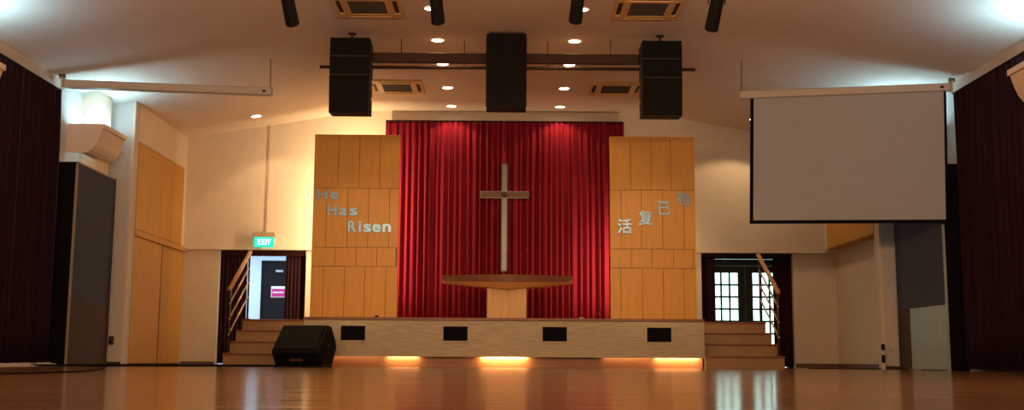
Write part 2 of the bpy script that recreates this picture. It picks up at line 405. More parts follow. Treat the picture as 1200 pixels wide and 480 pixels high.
# light fittings in the recess under the stage front
def led(x0, x1, mat, lab, e, col):
    t = thing('recess_light', lab, 'light', ((x0+x1)/2, 17.06, .17), 'lights in the recess under the stage front')
    obj('housing', boxes((x0, x1, 17.05, 17.10, .168, .184)), M['white_plastic'], t)
    obj('diffuser', boxes((x0+.01, x1-.01, 17.052, 17.098, .158, .168)), mat, t)
    if e:
        l = light('lamp', 'AREA', e, col, (0, .02, -.018), (1.05, 0, 0), t, shape='RECTANGLE', size=(x1-x0)*.95, size_y=.03)
led(-1.80, -1.30, M['led'], 'glowing batten under the stage front left of centre', 2.2, WARMW)
led(-.36, .36, M['led'], 'brightest glowing batten under the middle of the stage front', 9, WARMW)
led(2.30, 3.0, M['led'], 'glowing batten under the right end of the stage front', 4.5, WARMW)
led(-2.9, -1.86, M['led_dim'], 'dim strip light under the left end of the stage front', .7, WARM)
led(1.5, 2.24, M['led_dim'], 'dim strip light under the stage front between middle and right end', .8, WARM)

def steps(s, lab):
    t = thing('stage_steps', lab, 'steps', (s*3.66, 17.0, 0), 'step blocks beside the stage')
    x0, x1 = sorted((s*3.07, s*4.27))
    ys = [17.02, 17.44, 17.80, 18.20]; zs = [.19, .38, .56, .745]
    for i in range(4):
        z0 = 0 if i == 0 else zs[i-1]
        ob = obj('step', boxes((x0, x1, ys[i], 19.3, z0, zs[i]-.028)), M['step'], t)
        obj('tread', bevel(boxes((x0-.006, x1+.006, ys[i]-.02, (ys[i+1] if i < 3 else 19.3), zs[i]-.028, zs[i])), .005), M['nosing'], ob, label='darker tread board with rounded nosing')
    return t
steps(-1, 'four timber steps left of the stage, behind the black floor monitor')
steps(1, 'four timber steps right of the stage, in front of the glazed doors')

def handrail(s, lab):
    x = s*4.21
    t = thing('handrail', lab, 'handrail', (x, 17.1, .19), 'sloping handrails on the stage steps')
    yn, yf = 17.10, 18.28
    zn, zf = 1.19, 1.83
    def zat(y): return zn+(y-yn)*(zf-zn)/(yf-yn)
    b1 = bmesh.new(); tube(b1, [(x, yn, .19), (x, yn, zat(yn)-.02)], .017, 12); p1 = obj('post', b1, M['post_dark'], t, smooth=True)
    b1 = bmesh.new(); tube(b1, [(x, yn, .19), (x, yn, .203)], .045, 16); obj('base_flange', b1, M['post_dark'], p1)
    b2 = bmesh.new(); tube(b2, [(x, yf, .745), (x, yf, zat(yf)-.02)], .017, 12); p2 = obj('post', b2, M['post_dark'], t, smooth=True)
    b2 = bmesh.new(); tube(b2, [(x, yf, .745), (x, yf, .758)], .045, 16); obj('base_flange', b2, M['post_dark'], p2)
    b3 = bmesh.new(); tube(b3, [(x, yn-.06, zat(yn-.06)), (x, yf+.05, zat(yf+.05))], .034, 14); obj('top_rail', b3, M['rail_wood'], t, smooth=True)
    for k in (1, 2, 3):
        dz = .235*k
        b4 = bmesh.new(); tube(b4, [(x, yn-.03, zat(yn-.03)-dz), (x, yf+.03, zat(yf+.03)-dz)], .014, 10); obj('rail_bar', b4, M['rail_metal'], t, smooth=True)
handrail(-1, 'bronze handrail with three bars on the left stage steps')
handrail(1, 'bronze handrail with three bars on the right stage steps')

# tall timber panels on the stage
def tall_panel(s, lab):
    x0, x1 = (-3.13, -1.755) if s < 0 else (1.735, 3.105)
    t = thing('timber_panel', lab, 'wall panel', ((x0+x1)/2, 18.05, .745), 'tall timber panels flanking the red curtain')
    obj('carcass', boxes((x0, x1, 18.012, 18.10, .745, 3.765)), M['panel_back'], t)
    zr = [.745, 1.60, 1.91, 2.885, 3.765]          # rows from the bottom
    if s < 0: cols = [[-2.94, -2.60, -2.27, -1.93], [-2.76, -2.42, -2.08, -1.77], [-2.92, -2.575, -2.235, -1.89], [-2.745, -2.40, -2.06]]
    else:     cols = [[1.89, 2.24, 2.58, 2.915], [2.06, 2.40, 2.75, 3.07], [1.90, 2.235, 2.58, 2.93], [2.06, 2.40, 2.725]]
    bm = bmesh.new(); g = .0035
    for r in range(4):
        xs = [x0]+cols[r]+[x1]
        for k in range(len(xs)-1):
            a, b_ = xs[k], xs[k+1]
            if b_-a < .02: continue
            box(bm, a+(0 if k == 0 else g), b_-(0 if k == len(xs)-2 else g), 18.0, 18.012, zr[r]+(0 if r == 0 else g), zr[r+1]-(0 if r == 3 else g))
    obj('veneer_face', bm, M['panel'], t)
    obj('edge_trim', boxes((x0-.012, x0, 18.0, 18.10, .745, 3.765), (x1, x1+.012, 18.0, 18.10, .745, 3.765), (x0-.012, x1+.012, 18.0, 18.10, 3.765, 3.777)), M['panel'], t)
tall_panel(-1, 'tall orange timber panel left of the red curtain, carrying English letters')
tall_panel(1, 'tall orange timber panel right of the red curtain, carrying Chinese characters')

# ------------------------------------------------------------------ letters
def glyph(ch, x0, x1, z0, z1, y, mat, name, parent=None, depth=.02, bold=.026):
    cu = bpy.data.curves.new('glyph', 'FONT'); cu.body = ch; cu.size = 1; cu.extrude = .05; cu.resolution_u = 4
    to = bpy.data.objects.new('glyph', cu); C.objects.link(to)
    bpy.context.view_layer.update()
    dg = bpy.context.evaluated_depsgraph_get()
    me = bpy.data.meshes.new_from_object(to.evaluated_get(dg)); bpy.data.objects.remove(to)
    bm = bmesh.new()                      # heavier strokes: the outline thickened by slightly shifted overlapping copies
    sh = [(0, 0)]+([(-bold, -bold), (bold, -bold), (bold, bold), (-bold, bold)] if bold else [])
    for k, (dx, dz) in enumerate(sh):
        n0 = len(bm.verts); bm.from_mesh(me); bm.verts.ensure_lookup_table()
        for v in bm.verts[n0:]:
            v.co.x += dx; v.co.y += dz
            if v.co.z > 0: v.co.z = .05+.002*k
    bpy.data.meshes.remove(me)
    xs = [v.co.x for v in bm.verts]; ys = [v.co.y for v in bm.verts]
    ax, bx_, ay, by = min(xs), max(xs), min(ys), max(ys)
    for v in bm.verts:
        X = x0+(v.co.x-ax)/(bx_-ax)*(x1-x0); Z = z0+(v.co.y-ay)/(by-ay)*(z1-z0)
        Y = y-(depth+(v.co.z-.05)*.15 if v.co.z > 0 else 0)
        v.co = (X, Y, Z)
    bmesh.ops.recalc_face_normals(bm, faces=bm.faces[:])
    return obj(name, bm, mat, parent)
kx = 17.98/17.9
for word, letters in (('He', (('H', -3.061, -2.895, 2.700, 2.852), ('e', -2.850, -2.720, 2.697, 2.815))),
                      ('Has', (('H', -2.880, -2.735, 2.435, 2.602), ('a', -2.698, -2.568, 2.430, 2.556), ('s', -2.530, -2.402, 2.430, 2.556))),
                      ('Risen', (('R', -2.550, -2.418, 2.160, 2.340), ('i', -2.375, -2.330, 2.162, 2.340), ('s', -2.302, -2.168, 2.158, 2.294), ('e', -2.152, -2.018, 2.158, 2.294), ('n', -1.988, -1.850, 2.160, 2.294)))):
    for ch, x0, x1, z0, z1 in letters:
        o = glyph(ch, x0*kx, x1*kx, z0, z1, 18.0, M['chrome'], 'wall_letter')
        tag(o, 'chrome letter %s of the word %s on the left timber panel' % (ch, word), 'letter', 'chrome letters on the left timber panel')
for ch, x0, x1, z0, z1, which in (('祂', 2.800, 3.012, 2.632, 2.852, 'topmost and darkest chrome Chinese character, nearest the right edge of the right panel'),
                           ('已', 2.488, 2.694, 2.474, 2.697, 'open square chrome Chinese character, second from the top on the right panel'),
                           ('复', 2.176, 2.403, 2.305, 2.546, 'chrome Chinese character with many bars, third from the top on the right panel'),
                           ('活', 1.832, 2.066, 2.163, 2.403, 'lowest chrome Chinese character, nearest the red curtain on the right panel')):
    o = glyph(ch, x0*kx, x1*kx, z0, z1, 18.0, M['chrome'], 'wall_letter', bold=.014)
    tag(o, which, 'letter', 'chrome characters on the right timber panel')

# ------------------------------------------------------------------ cross
cr = thing('cross', 'tall silver cross with brown edges hanging before the red curtain', 'cross', (-.012, 19.5, 1.655))
cx = -.012; yc = 19.5
obj('upright', bevel(boxes((cx-.048, cx+.048, yc, yc+.05, 1.66, 3.57)), .006), M['steel'], cr)
obj('crossbar', bevel(boxes((cx-.42, cx+.42, yc-.004, yc+.046, 2.962, 3.062)), .006), M['bronze'], cr)
obj('upright_edges', boxes((cx-.062, cx-.048, yc-.008, yc+.05, 1.655, 3.575), (cx+.048, cx+.062, yc-.008, yc+.05, 1.655, 3.575), (cx-.062, cx+.062, yc-.008, yc+.05, 3.57, 3.582), (cx-.062, cx+.062, yc-.008, yc+.05, 1.645, 1.66)), M['bronze'], cr, label='brown edge strips')
obj('crossbar_edges', boxes((cx-.43, cx+.43, yc-.012, yc+.046, 3.062, 3.074), (cx-.43, cx+.43, yc-.012, yc+.046, 2.95, 2.962), (cx-.43, cx-.42, yc-.012, yc+.046, 2.962, 3.062), (cx+.42, cx+.43, yc-.012, yc+.046, 2.962, 3.062)), M['steel'], cr)
bm = bmesh.new()
for k in range(4):
    a = PI/4+k*PI/2
    tube(bm, [(cx+math.cos(a+t_)*.045+math.cos(a)*.01, yc-.018, 3.012+math.sin(a+t_)*.045) for t_ in [i*.35 for i in range(6)]], .009, 8)
tube(bm, [(cx, yc-.012, 3.012), (cx, yc-.034, 3.012)], [.026, .012], 12)
obj('centre_knot', bm, M['post_dark'], cr, label='small dark knotted ornament at the crossing')
bm = bmesh.new(); tube(bm, [(cx, yc+.05, 3.3), (cx, 19.93, 3.3)], .012, 8); obj('bracket', bm, M['steel'], cr)
bm = bmesh.new(); tube(bm, [(cx, yc+.05, 2.1), (cx, 19.93, 2.1)], .012, 8); obj('bracket', bm, M['steel'], cr)

# ------------------------------------------------------------------ altar table
tb = thing('altar_table', 'boat-shaped timber altar table on a ribbed pale pedestal', 'table', (.04, 18.1, .745))
bm = bmesh.new(); N = 28; rows = []
for i in range(N+1):
    u = -1+2*i/N; x = .04+u*1.07
    yf = 17.80+.30*abs(u)**1.15; yb = 18.55-.12*abs(u)**3
    zb = 1.375-.03*(1-abs(u))            # bottom of the vertical front edge
    if abs(u) > .985: zb = 1.41
    zu = 1.24+.11*abs(u)            # underside near the pedestal
    rows.append([(x, yf, 1.472), (x, yf, zb), (x, yf+.07, zu), (x, yb-.1, zu), (x, yb, zb), (x, yb, 1.472)])
V = [[bm.verts.new(p) for p in r] for r in rows]
for i in range(N):
    for k in (0, 4, 5):
        bm.faces.new((V[i][k], V[i][(k+1) % 6], V[i+1][(k+1) % 6], V[i+1][k]))
    for k in (1, 2, 3):
        bm.faces.new((V[i][k], V[i][k+1], V[i+1][k+1], V[i+1][k])).material_index = 1
bm.faces.new(V[0]); bm.faces.new(V[-1][::-1])
bmesh.ops.recalc_face_normals(bm, faces=bm.faces[:])
o = obj('tabletop', bm, M['table_dark'], tb); o.data.materials.append(M['table_light'])
bm = bmesh.new(); box(bm, -.28, .355, 17.99, 18.4, .745, 1.262)
for k in range(20): tube(bm, [(-.262+k*.0315, 17.99, .75), (-.262+k*.0315, 17.99, 1.255)], .0105, 6)
obj('pedestal', bm, M['rib'], tb, label='pale pedestal with vertical ribs')
obj('pedestal_base', bevel(boxes((-.31, .385, 17.96, 18.43, .745, .765)), .004), M['table_dark'], tb)
tag(obj('floor_microphone', bevel(boxes((-1.98, -1.93, 17.05, 17.11, .745, .775)), .008), M['black']), 'small black block lying on the stage edge below the left timber panel', 'microphone')
tag(obj('cloth_scrap', bevel(boxes((1.15, 1.23, 17.12, 17.18, .745, .766)), .008), M['cloth_white']), 'small pale scrap on the stage edge right of the altar table', 'cloth')

# ------------------------------------------------------------------ cupboards
def upper_cupboard(s, lab):
    x0, x1 = sorted((s*5.862, s*6.06)); xf = s*5.862; xo = s*5.842
    t = thing('wall_cupboard', lab, 'cupboard', (s*5.95, 18.7, 2.12), 'high wall cupboards')
    obj('carcass', boxes((x0, x1, 17.45, 19.98, 2.12, 3.52)), M['cupboard'], t)
    n = 4; L = (19.98-17.45)/n
    a, b_ = sorted((xf, xo))
    for k in range(n):
        dd = obj('door', boxes((a, b_, 17.45+k*L+.004, 17.45+(k+1)*L-.004, 2.135, 3.515)), M['cupboard'], t)
    return t
upper_cupboard(-1, 'high orange timber cupboard with four doors on the left niche wall')
upper_cupboard(1, 'high orange timber cupboard partly hidden behind the white projection screen')
t = thing('tall_cupboard', 'floor-standing orange timber cupboard with two sliding doors, left of the left doorway', 'cupboard', (-5.95, 18.8, 0))
obj('carcass', boxes((-6.055, -5.87, 17.45, 20.24, .0, 2.02)), M['cupboard'], t)
obj('top_rail', bevel(boxes((-6.055, -5.815, 17.45, 20.13, 2.02, 2.115)), .006), M['cupboard'], t)
for a, b_, x in ((17.46, 18.90, -5.85), (18.88, 20.22, -5.865)):
    dd = obj('sliding_door', boxes((x-.018, x, a, b_, .03, 2.015)), M['cupboard'], t)
    yh = b_-.12 if a < 18 else a+.12
obj('recessed_handle', boxes((-5.866, -5.861, 18.97, 19.01, .92, 1.10)), M['nosing'], dd)
obj('door_gap_strip', boxes((-5.869, -5.846, 18.895, 18.925, .03, 2.015)), M['panel_back'], t)
obj('kick_board', boxes((-5.87, -5.856, 17.46, 20.22, 0, .028)), M['panel_back'], t)

# ------------------------------------------------------------------ boards on the side walls by the piers
def side_board(s, lab, low, extra):
    y0, y1 = (15.55, 17.10) if s < 0 else (15.22, 17.10)
    xi = s*6.10
    t = thing('acoustic_board', lab, 'wall board', (s*6.2, 16.3, 0), 'tall dark boards beside the side curtains')
    a, b_ = sorted((s*6.115, s*6.34))
    obj('backing', boxes((a, b_, y0+.01, 16.29, 0, 2.86), (*sorted((s*6.115, s*6.2 if False else s*6.115+s*.0)), y0, y0+.001, 0, .001)) if False else boxes((a, b_, y0+.01, 16.29, 0, 2.86)), M['navy_dark'], t)
    a, b_ = sorted((s*6.075, s*6.09)) if False else sorted((s*6.055, s*6.078))
    obj('fabric_face', boxes((a, b_, y0, y1, .90, 2.84)), M['navy'], t, label='blue-grey fabric upper face')
    if s < 0: obj('lower_face', boxes((a, b_, y0, y1, 0.01, .90)), low, t)
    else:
        obj('lower_face', boxes((a, b_, y0, 16.58, 0.01, .90)), low, t, label='lower board, pale grey-green with daylight painted in')  # stretch of lower board where the daylight is painted as a paler colour
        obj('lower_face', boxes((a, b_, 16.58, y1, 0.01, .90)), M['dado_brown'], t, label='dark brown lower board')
    c, d_ = sorted((s*6.078, s*6.115))
    obj('side_panel', boxes((*sorted((s*6.078, s*6.34)), y0, y0+.012, 0, 2.86), (c, d_, y0+.012, 16.29, 0, .03)), M['navy_dark'], t)
    a2, b2 = sorted((s*6.048, s*6.082))
    obj('edge_trim', boxes((a2, b2, y0-.012, y0, 0, 2.86), (a2, b2, y0-.012, y1, 2.84, 2.862)), extra, t, label='pale edging strip')
    return t
side_board(-1, 'tall navy fabric board with brown base beside the left maroon curtain', M['dado_brown'], M['trim_pale'])
side_board(1, 'tall dark board with daylight painted pale on its base beside the right maroon curtain', M['dado_daylit'], M['dado_daylit'])

# ------------------------------------------------------------------ uplighters
def uplighter(s, yc_, lab, power):
    t = thing('wall_uplighter', lab, 'wall lamp', (s*6.34, yc_, 3.03), 'cream plaster uplighters on the side walls')
    w = .47
    xw = 6.15 if yc_ < 14 else 6.34
    prof = [(6.08 if yc_ > 14 else 6.08, 3.03)]
    outer = [(6.12, 3.035), (6.05, 3.045), (5.98, 3.085), (5.92, 3.16), (5.88, 3.25), (5.85, 3.34), (5.835, 3.395), (5.80, 3.40), (5.80, 3.465)]
    inner = [(5.83, 3.465), (5.86, 3.375), (5.88, 3.29), (5.92, 3.21), (5.98, 3.14), (6.05, 3.09), (6.12, 3.07)]
    bm = bmesh.new()
    prism(bm, [(s*p[0], p[1]) for p in outer+inner], 1, yc_-w+.015, yc_+w-.015)
    obj('trough', bm, M['sconce'], t)
    for e in (-1, 1):
        bm = bmesh.new(); pr_ = [(s*6.34, 3.05)]+[(s*p[0], p[1]) for p in outer]+[(s*6.34, 3.465)]
        prism(bm, pr_, 1, yc_+e*w-(.015 if e > 0 else 0), yc_+e*w+(0 if e > 0 else .015))
        obj('end_cap', bm, M['sconce'], t)
    bm = bmesh.new(); tube(bm, [(s*5.98, yc_-.40, 3.24), (s*5.98, yc_+.40, 3.24)], .018, 10)
    obj('lamp_tube', bm, M['lamp_cool'], t)
    light('lamp', 'AREA', power*.8, COOL, (s*(5.97-6.34), 0, .41), (PI, s*.12, 0), t, shape='RECTANGLE', size=.16, size_y=.8)
    light('lamp_end', 'POINT', power*.10, COOL, (s*(5.97-6.34), .36, .42), (0, 0, 0), t, shadow_soft_size=.05)
uplighter(-1, 16.27, 'cream trough uplighter on the pilaster above the navy board', 30)
uplighter(1, 16.27, 'cream trough uplighter hidden behind the right projection screen edge', 36)
uplighter(-1, 12.10, 'cream uplighter at the extreme left edge over the maroon curtain', 32)
uplighter(1, 12.0, 'cream uplighter at the extreme right edge over the maroon curtain', 40)

# ------------------------------------------------------------------ projection screens
def screen(s, lab, down):
    # housing runs from (6.22, 15.3) by the wall to (3.45, 16.05) towards the middle
    A, B = (Vector((-6.24, 15.32, 0)), Vector((-3.46, 16.05, 0))) if s < 0 else (Vector((6.20, 15.05, 0)), Vector((3.45, 15.95, 0)))
    Lh = (B-A).length
    if s < 0: base, dirv = A, (B-A).normalized()
    else: base, dirv = B, (A-B).normalized()
    t = thing('projection_screen', lab, 'projection screen', (base.x, base.y, 3.875 if s < 0 else 3.93), None, math.atan2(dirv.y, dirv.x))
    t.rotation_euler.y = -s*-1*math.atan(.08/Lh) if s > 0 else -math.atan(.08/Lh)
    hz = .115
    cs = obj('housing', bevel(boxes((0, Lh, -.06, .06, 0, hz)), .018, 3), M['white_enamel'], t, world=False)
    for a, b_ in ((-.012, 0), (Lh, Lh+.012)):
        obj('end_cap', bevel(boxes((a, b_, -.066, .066, -.006, hz+.006)), .004), M['white_enamel'], t, world=False)
    xl = Lh-.16 if s < 0 else .0
    obj('label_plate', boxes((Lh-.14, Lh-.09, -.064, -.06, .04, .07)), M['black'], t, world=False)
    xin = Lh-.02 if s < 0 else .02
    bm = bmesh.new(); tube(bm, [(xin, 0, hz), (xin, 0, ceil_z(3.47)-(3.955 if s < 0 else 3.93))], .006, 6); obj('hanging_rod', bm, M['bar_steel'], t, world=False)
    xo = .0 if s < 0 else Lh
    sg_ = -1 if s < 0 else 1
    bm = boxes((*sorted((xo+sg_*.015, xo+sg_*.035)), -.05, .05, -.03, .14), (*sorted((xo+sg_*.035, xo-sg_*.03)), -.04, .04, .122, .14))
    br_ = obj('wall_bracket', bm, M['white_plastic'], t, world=False)
    bm = bmesh.new(); tube(bm, [(xo, 0, .13), (xo, 0, ceil_z(6.24)-3.875 if s < 0 else ceil_z(6.20)-3.87)], .012, 8); tube(bm, [(xo-sg_*.03, -.03, .155), (xo+sg_*.06, -.03, .155)], .028, 10); obj('bracket_bolt', bm, M['steel'], br_, world=False)
    if down:
        x0, x1 = .15, Lh-.06; z0 = -1.845
        obj('screen_cloth', boxes((x0+.05, x1-.035, -.012, -.009, z0+.05, .01)), M['screen_cloth'], t, world=False)
        obj('black_border', boxes((x0, x0+.05, -.013, -.008, z0, .01), (x1-.035, x1, -.012, -.008, z0, .01), (x0+.045, x1-.035, -.012, -.008, z0+.03, z0+.05)), M['screen_border'], t, world=False)
        bm = boxes((x0, x1, -.02, .0, z0, z0+.035)); obj('bottom_bar', bevel(bm, .004), M['screen_border'], t, world=False)
    else:
        bm = bevel(boxes((.08, Lh-.08, -.015, .01, -.012, .0)), .003); obj('bottom_bar', bm, M['white_enamel'], t, world=False)
screen(-1, 'rolled-up projection screen in a long white housing at upper left', False)
screen(1, 'projection screen pulled down from its white housing at right', True)

# ------------------------------------------------------------------ hanging loudspeakers and bars
def array(xc, top, lab, rod):
    t = thing('hanging_loudspeaker', lab, 'loudspeaker', (xc, 15.25, top), 'black loudspeaker columns under the ceiling')
    h = .266; y0 = 15.0; z = top; dy = 0
    for k in range(4):
        tilt = (0, .0, .012, .03)[k]
        z1 = z-.003; z0 = z-h+.003
        bm = bmesh.new(); prism(bm, [(y0+dy+.012, z1), (y0+dy+tilt+.012, z0), (y0+.40, z0+.02), (y0+.40, z1-.02)], 0, xc-.276, xc+.276)
        bx_ = obj('speaker_box', bm, M['black'], t)
        bm = bmesh.new(); prism(bm, [(y0+dy, z1-.006), (y0+dy+.012, z1-.006), (y0+dy+tilt+.012, z0+.006), (y0+dy+tilt, z0+.006)], 0, xc-.268, xc+.268)
        obj('grille', bm, M['black_grille'], bx_)
        dy += tilt; z -= h
    if rod:
        for k in (1, 2): obj('seam_strip', boxes((xc-.27, xc+.27, y0-.003, y0+.012, top-h*k-.004, top-h*k+.004)), M['ac_dark'], t)
    obj('side_rigging', boxes((xc-.285, xc-.277, y0+.12, y0+.2, top-1.0, top-.03), (xc+.277, xc+.285, y0+.12, y0+.2, top-1.0, top-.03)), M['bar_steel'], t)
    if rod:
        bm = bmesh.new(); tube(bm, [(xc, 15.2, top-.01), (xc, 15.2, CZ)], .016, 8); tube(bm, [(xc, 15.2, CZ-.012), (xc, 15.2, CZ)], .06, 12)
        obj('hanging_rod', bm, M['bar_steel'], t)
        obj('top_frame', boxes((xc-.2, xc+.2, 15.1, 15.3, top, top+.012)), M['bar_steel'], t)
    else:
        obj('ceiling_mount', boxes((xc-.24, xc+.24, 15.06, 15.36, top, CZ)), M['bar_steel'], t)
array(-2.175, 4.55, 'black loudspeaker column hanging at left, above the left timber panel', True)
array(.005, 4.625, 'black loudspeaker column in the middle, fixed tight to the ceiling', False)
array(2.175, 4.54, 'black loudspeaker column hanging at right, above the right timber panel', True)
def pipe(name, lab, x0, x1, y, z0, z1, hangers, square):
    t = thing(name, lab, 'bar', ((x0+x1)/2, y, z0))
    if square: obj('beam', bevel(boxes((x0, x1, y-.04, y+.04, z0, z1)), .008), M['bar_steel'], t)
    else:
        bm = bmesh.new(); tube(bm, [(x0, y, (z0+z1)/2), (x1, y, (z0+z1)/2)], (z1-z0)/2, 12); obj('pipe', bm, M['bar_steel'], t, smooth=True)
    for hx in hangers:
        bm = bmesh.new(); tube(bm, [(hx, y, z1-.01), (hx, y, CZ)], .006, 6); obj('hanger', bm, M['bar_steel'], t)
    return t
pipe('ceiling_beam', 'thick dark bar running behind the three hanging loudspeakers', -1.92, 1.94, 15.45, 4.31, 4.45, (-1.5, 1.5), True)
pipe('lighting_pipe', 'thin dark pipe below the thick bar, sticking out past the outer loudspeakers', -2.67, 2.72, 15.52, 4.235, 4.285, (-.6, .6), False)

# ------------------------------------------------------------------ spotlights in the foreground
pb = thing('lighting_bar', 'black pipe carrying the four foreground spotlights', 'bar', (0, 10.72, 4.1))
bm = bmesh.new(); tube(bm, [(-2.9, 10.72, 4.12), (2.9, 10.72, 4.12)], .025, 10); obj('pipe', bm, M['black'], pb)
bm = bmesh.new()
for hx in (-2.6, 0, 2.6): tube(bm, [(hx, 10.72, 4.12), (hx, 10.72, ceil_z(hx))], .01, 6)
obj('hanger', bm, M['black'], pb)
def can(x, zb, lab, power, target, yaw):
    t = thing('spotlight', lab, 'spotlight', (x, 10.86, zb+.22), 'black stage spotlights at the top edge', yaw)
    t.rotation_euler = (math.radians(-45) if False else 0, 0, yaw)
    d_ = Vector((-.10*(1 if x > 0 else -1)*min(1, abs(x)), 1, -1)).normalized(); p0 = Vector((0, 0, 0))-d_*.24; p1 = d_*.27
    bm = bmesh.new(); tube(bm, [p0, p0+d_*.05, p1-d_*.12, p1-d_*.10, p1], [.045, .068, .068, .070, .070], 20, caps=True)
    bd = obj('barrel', bm, M['black'], t, smooth=False, world=False)
    bm = bmesh.new(); tube(bm, [p1-d_*.02, p1+d_*.004], [.064, .064], 20); obj('lens', bm, M['post_dark'], bd, world=False)
    bm = bmesh.new()
    for e in (-1, 1): tube(bm, [(e*.085, -.02, .0), (e*.085, -.08, .16), (0, -.12, 4.085-(zb+.22))], .007, 6)
    obj('yoke', bm, M['black'], t, world=False)
    w = t.location+Vector((0, 0, 0))+d_*.33
    l = light('stage_spot_beam', 'SPOT', power, WARMW, w, (0, 0, 0), None, spot_size=math.radians(25), spot_blend=.45, shadow_soft_size=.05)
    aim(l, target)
can(-2.215, 3.49, 'black spotlight at the top edge, leftmost of four', 190, (-2.5, 18, 1.55), 0)
can(-.715, 3.52, 'black spotlight at the top edge, left of the middle loudspeaker column', 110, (-2.2, 18, 1.6), 0)
can(.725, 3.54, 'black spotlight at the top edge, right of the middle loudspeaker column', 110, (2.2, 18, 1.6), 0)
can(2.13, 3.47, 'black spotlight at the top edge, rightmost of four', 190, (2.5, 18, 1.55), 0)

# ------------------------------------------------------------------ ceiling cassettes
def cassette(lab):
    t = thing('ceiling_air_conditioner', lab, 'air conditioner', (0, 0, 0), 'square air conditioners in the ceiling')
    h = .44
    obj('frame', bevel(boxes((-h, h, -h, -.395, -.03, 0), (-h, h, .395, h, -.03, 0), (-h, -.395, -.395, .395, -.03, 0), (.395, h, -.395, .395, -.03, 0),
                             (-.335, .335, -.335, -.27, -.034, 0), (-.335, .335, .27, .335, -.034, 0), (-.335, -.24, -.27, .27, -.034, 0), (.24, .335, -.27, .27, -.034, 0),
                             (-.395, -.335, -.395, -.27, -.03, 0), (-.395, -.335, .27, .395, -.03, 0), (.335, .395, -.395, -.27, -.03, 0), (.335, .395, .27, .395, -.03, 0),
                             (-.335, -.27, -.395, -.335, -.03, 0), (.27, .335, -.395, -.335, -.03, 0), (-.335, -.27, .335, .395, -.03, 0), (.27, .335, .335, .395, -.03, 0)), .003, 1), M['ac_frame'], t, world=False)
    obj('opening', boxes((-.395, .395, -.395, .395, -.004, -.001)), M['ac_void'], t, world=False)
    for (a, b_, c, d_) in ((-.385, -.35, -.26, .26), (.35, .385, -.26, .26), (-.26, .26, -.385, -.35), (-.26, .26, .35, .385)):
        obj('louvre', boxes(((a+.008 if a < 0 and b_ < 0 else a+.004), b_-.008, c, d_, -.022, -.016)), M['ac_dark'], t, world=False)
    g = obj('grille', boxes(*[(-.24, .24, y_, y_+.014, -.030, -.012) for y_ in [-.262+.03*k for k in range(18)]]), M['ac_dark'], t, world=False)
    return t
ac0 = cassette('square ceiling air conditioner near the top edge, left of centre')
spots = [(-1.80, 13.93, ac0['label']), (1.835, 13.93, 'square ceiling air conditioner near the top edge, right of centre'),
         (-1.83, 18.25, 'far ceiling air conditioner beside the left hanging loudspeaker column'), (1.85, 18.25, 'far ceiling air conditioner left of the right hanging loudspeaker column')]
for i, (x, y, lab) in enumerate(spots):
    o = ac0 if i == 0 else copy_tree(ac0)
    o.location = (x, y, CZ); o['label'] = lab

# ------------------------------------------------------------------ downlights
def downlight(lab):
    t = thing('downlight', lab, 'ceiling light', (0, 0, 0), 'round recessed ceiling downlights')
    bm = bmesh.new(); seg = 28; ro = [(.105, -.001), (.104, -.008), (.088, -.012), (.085, -.004)]
    rg = [[bm.verts.new((r*math.cos(2*PI*k/seg), r*math.sin(2*PI*k/seg), z)) for k in range(seg)] for r, z in ro]
    for j in range(3):
        for k in range(seg): bm.faces.new((rg[j][k], rg[j][(k+1) % seg], rg[j+1][(k+1) % seg], rg[j+1][k]))
    obj('trim_ring', bm, M['ac_frame'], t, world=False, smooth=True)
    bm = bmesh.new(); vs = [bm.verts.new((.086*math.cos(2*PI*k/seg), .086*math.sin(2*PI*k/seg), -.006)) for k in range(seg)]
    vt = [bm.verts.new((.086*math.cos(2*PI*k/seg), .086*math.sin(2*PI*k/seg), -.002)) for k in range(seg)]
    bm.faces.new(vs[::-1]); bm.faces.new(vt)
    for k in range(seg): bm.faces.new((vs[k], vs[(k+1) % seg], vt[(k+1) % seg], vt[k]))
    obj('lens', bm, M['lamp_warm'], t, world=False)
    light('lamp', 'SPOT', 50, WARM, (0, 0, -.02), (0, 0, 0), t, spot_size=math.radians(118), spot_blend=.25, shadow_soft_size=.06)
    return t
dl0 = downlight('x'); rows_ = ['first row, half hidden behind a spotlight', 'second row from the front', 'third row, behind the bars', 'fourth row from the front', 'last row, close to the red curtain']
n_ = 0
for i, y in enumerate((14.02, 15.48, 16.78, 18.30, 19.68)):
    for s in (-1, 1):
        o = dl0 if n_ == 0 else copy_tree(dl0)
        o.location = (s*.985, y, CZ); n_ += 1
        o['label'] = 'round ceiling downlight %s of the middle loudspeaker column, %s' % ('left' if s < 0 else 'right', rows_[i])
for s in (-1, 1):
    o = copy_tree(dl0); o.location = (s*4.42, 19.28, ceil_z(4.42)); o.rotation_euler = (0, s*math.atan(CS), 0)
    o['label'] = 'lone ceiling downlight above the exit sign at left' if s < 0 else 'ceiling downlight hidden behind the lowered projection screen'
    l = [c for c in children(o) if c.type == 'LIGHT'][0]; l.data = l.data.copy(); l.data.energy = 40 if s < 0 else 80; l.data.color = WARMW

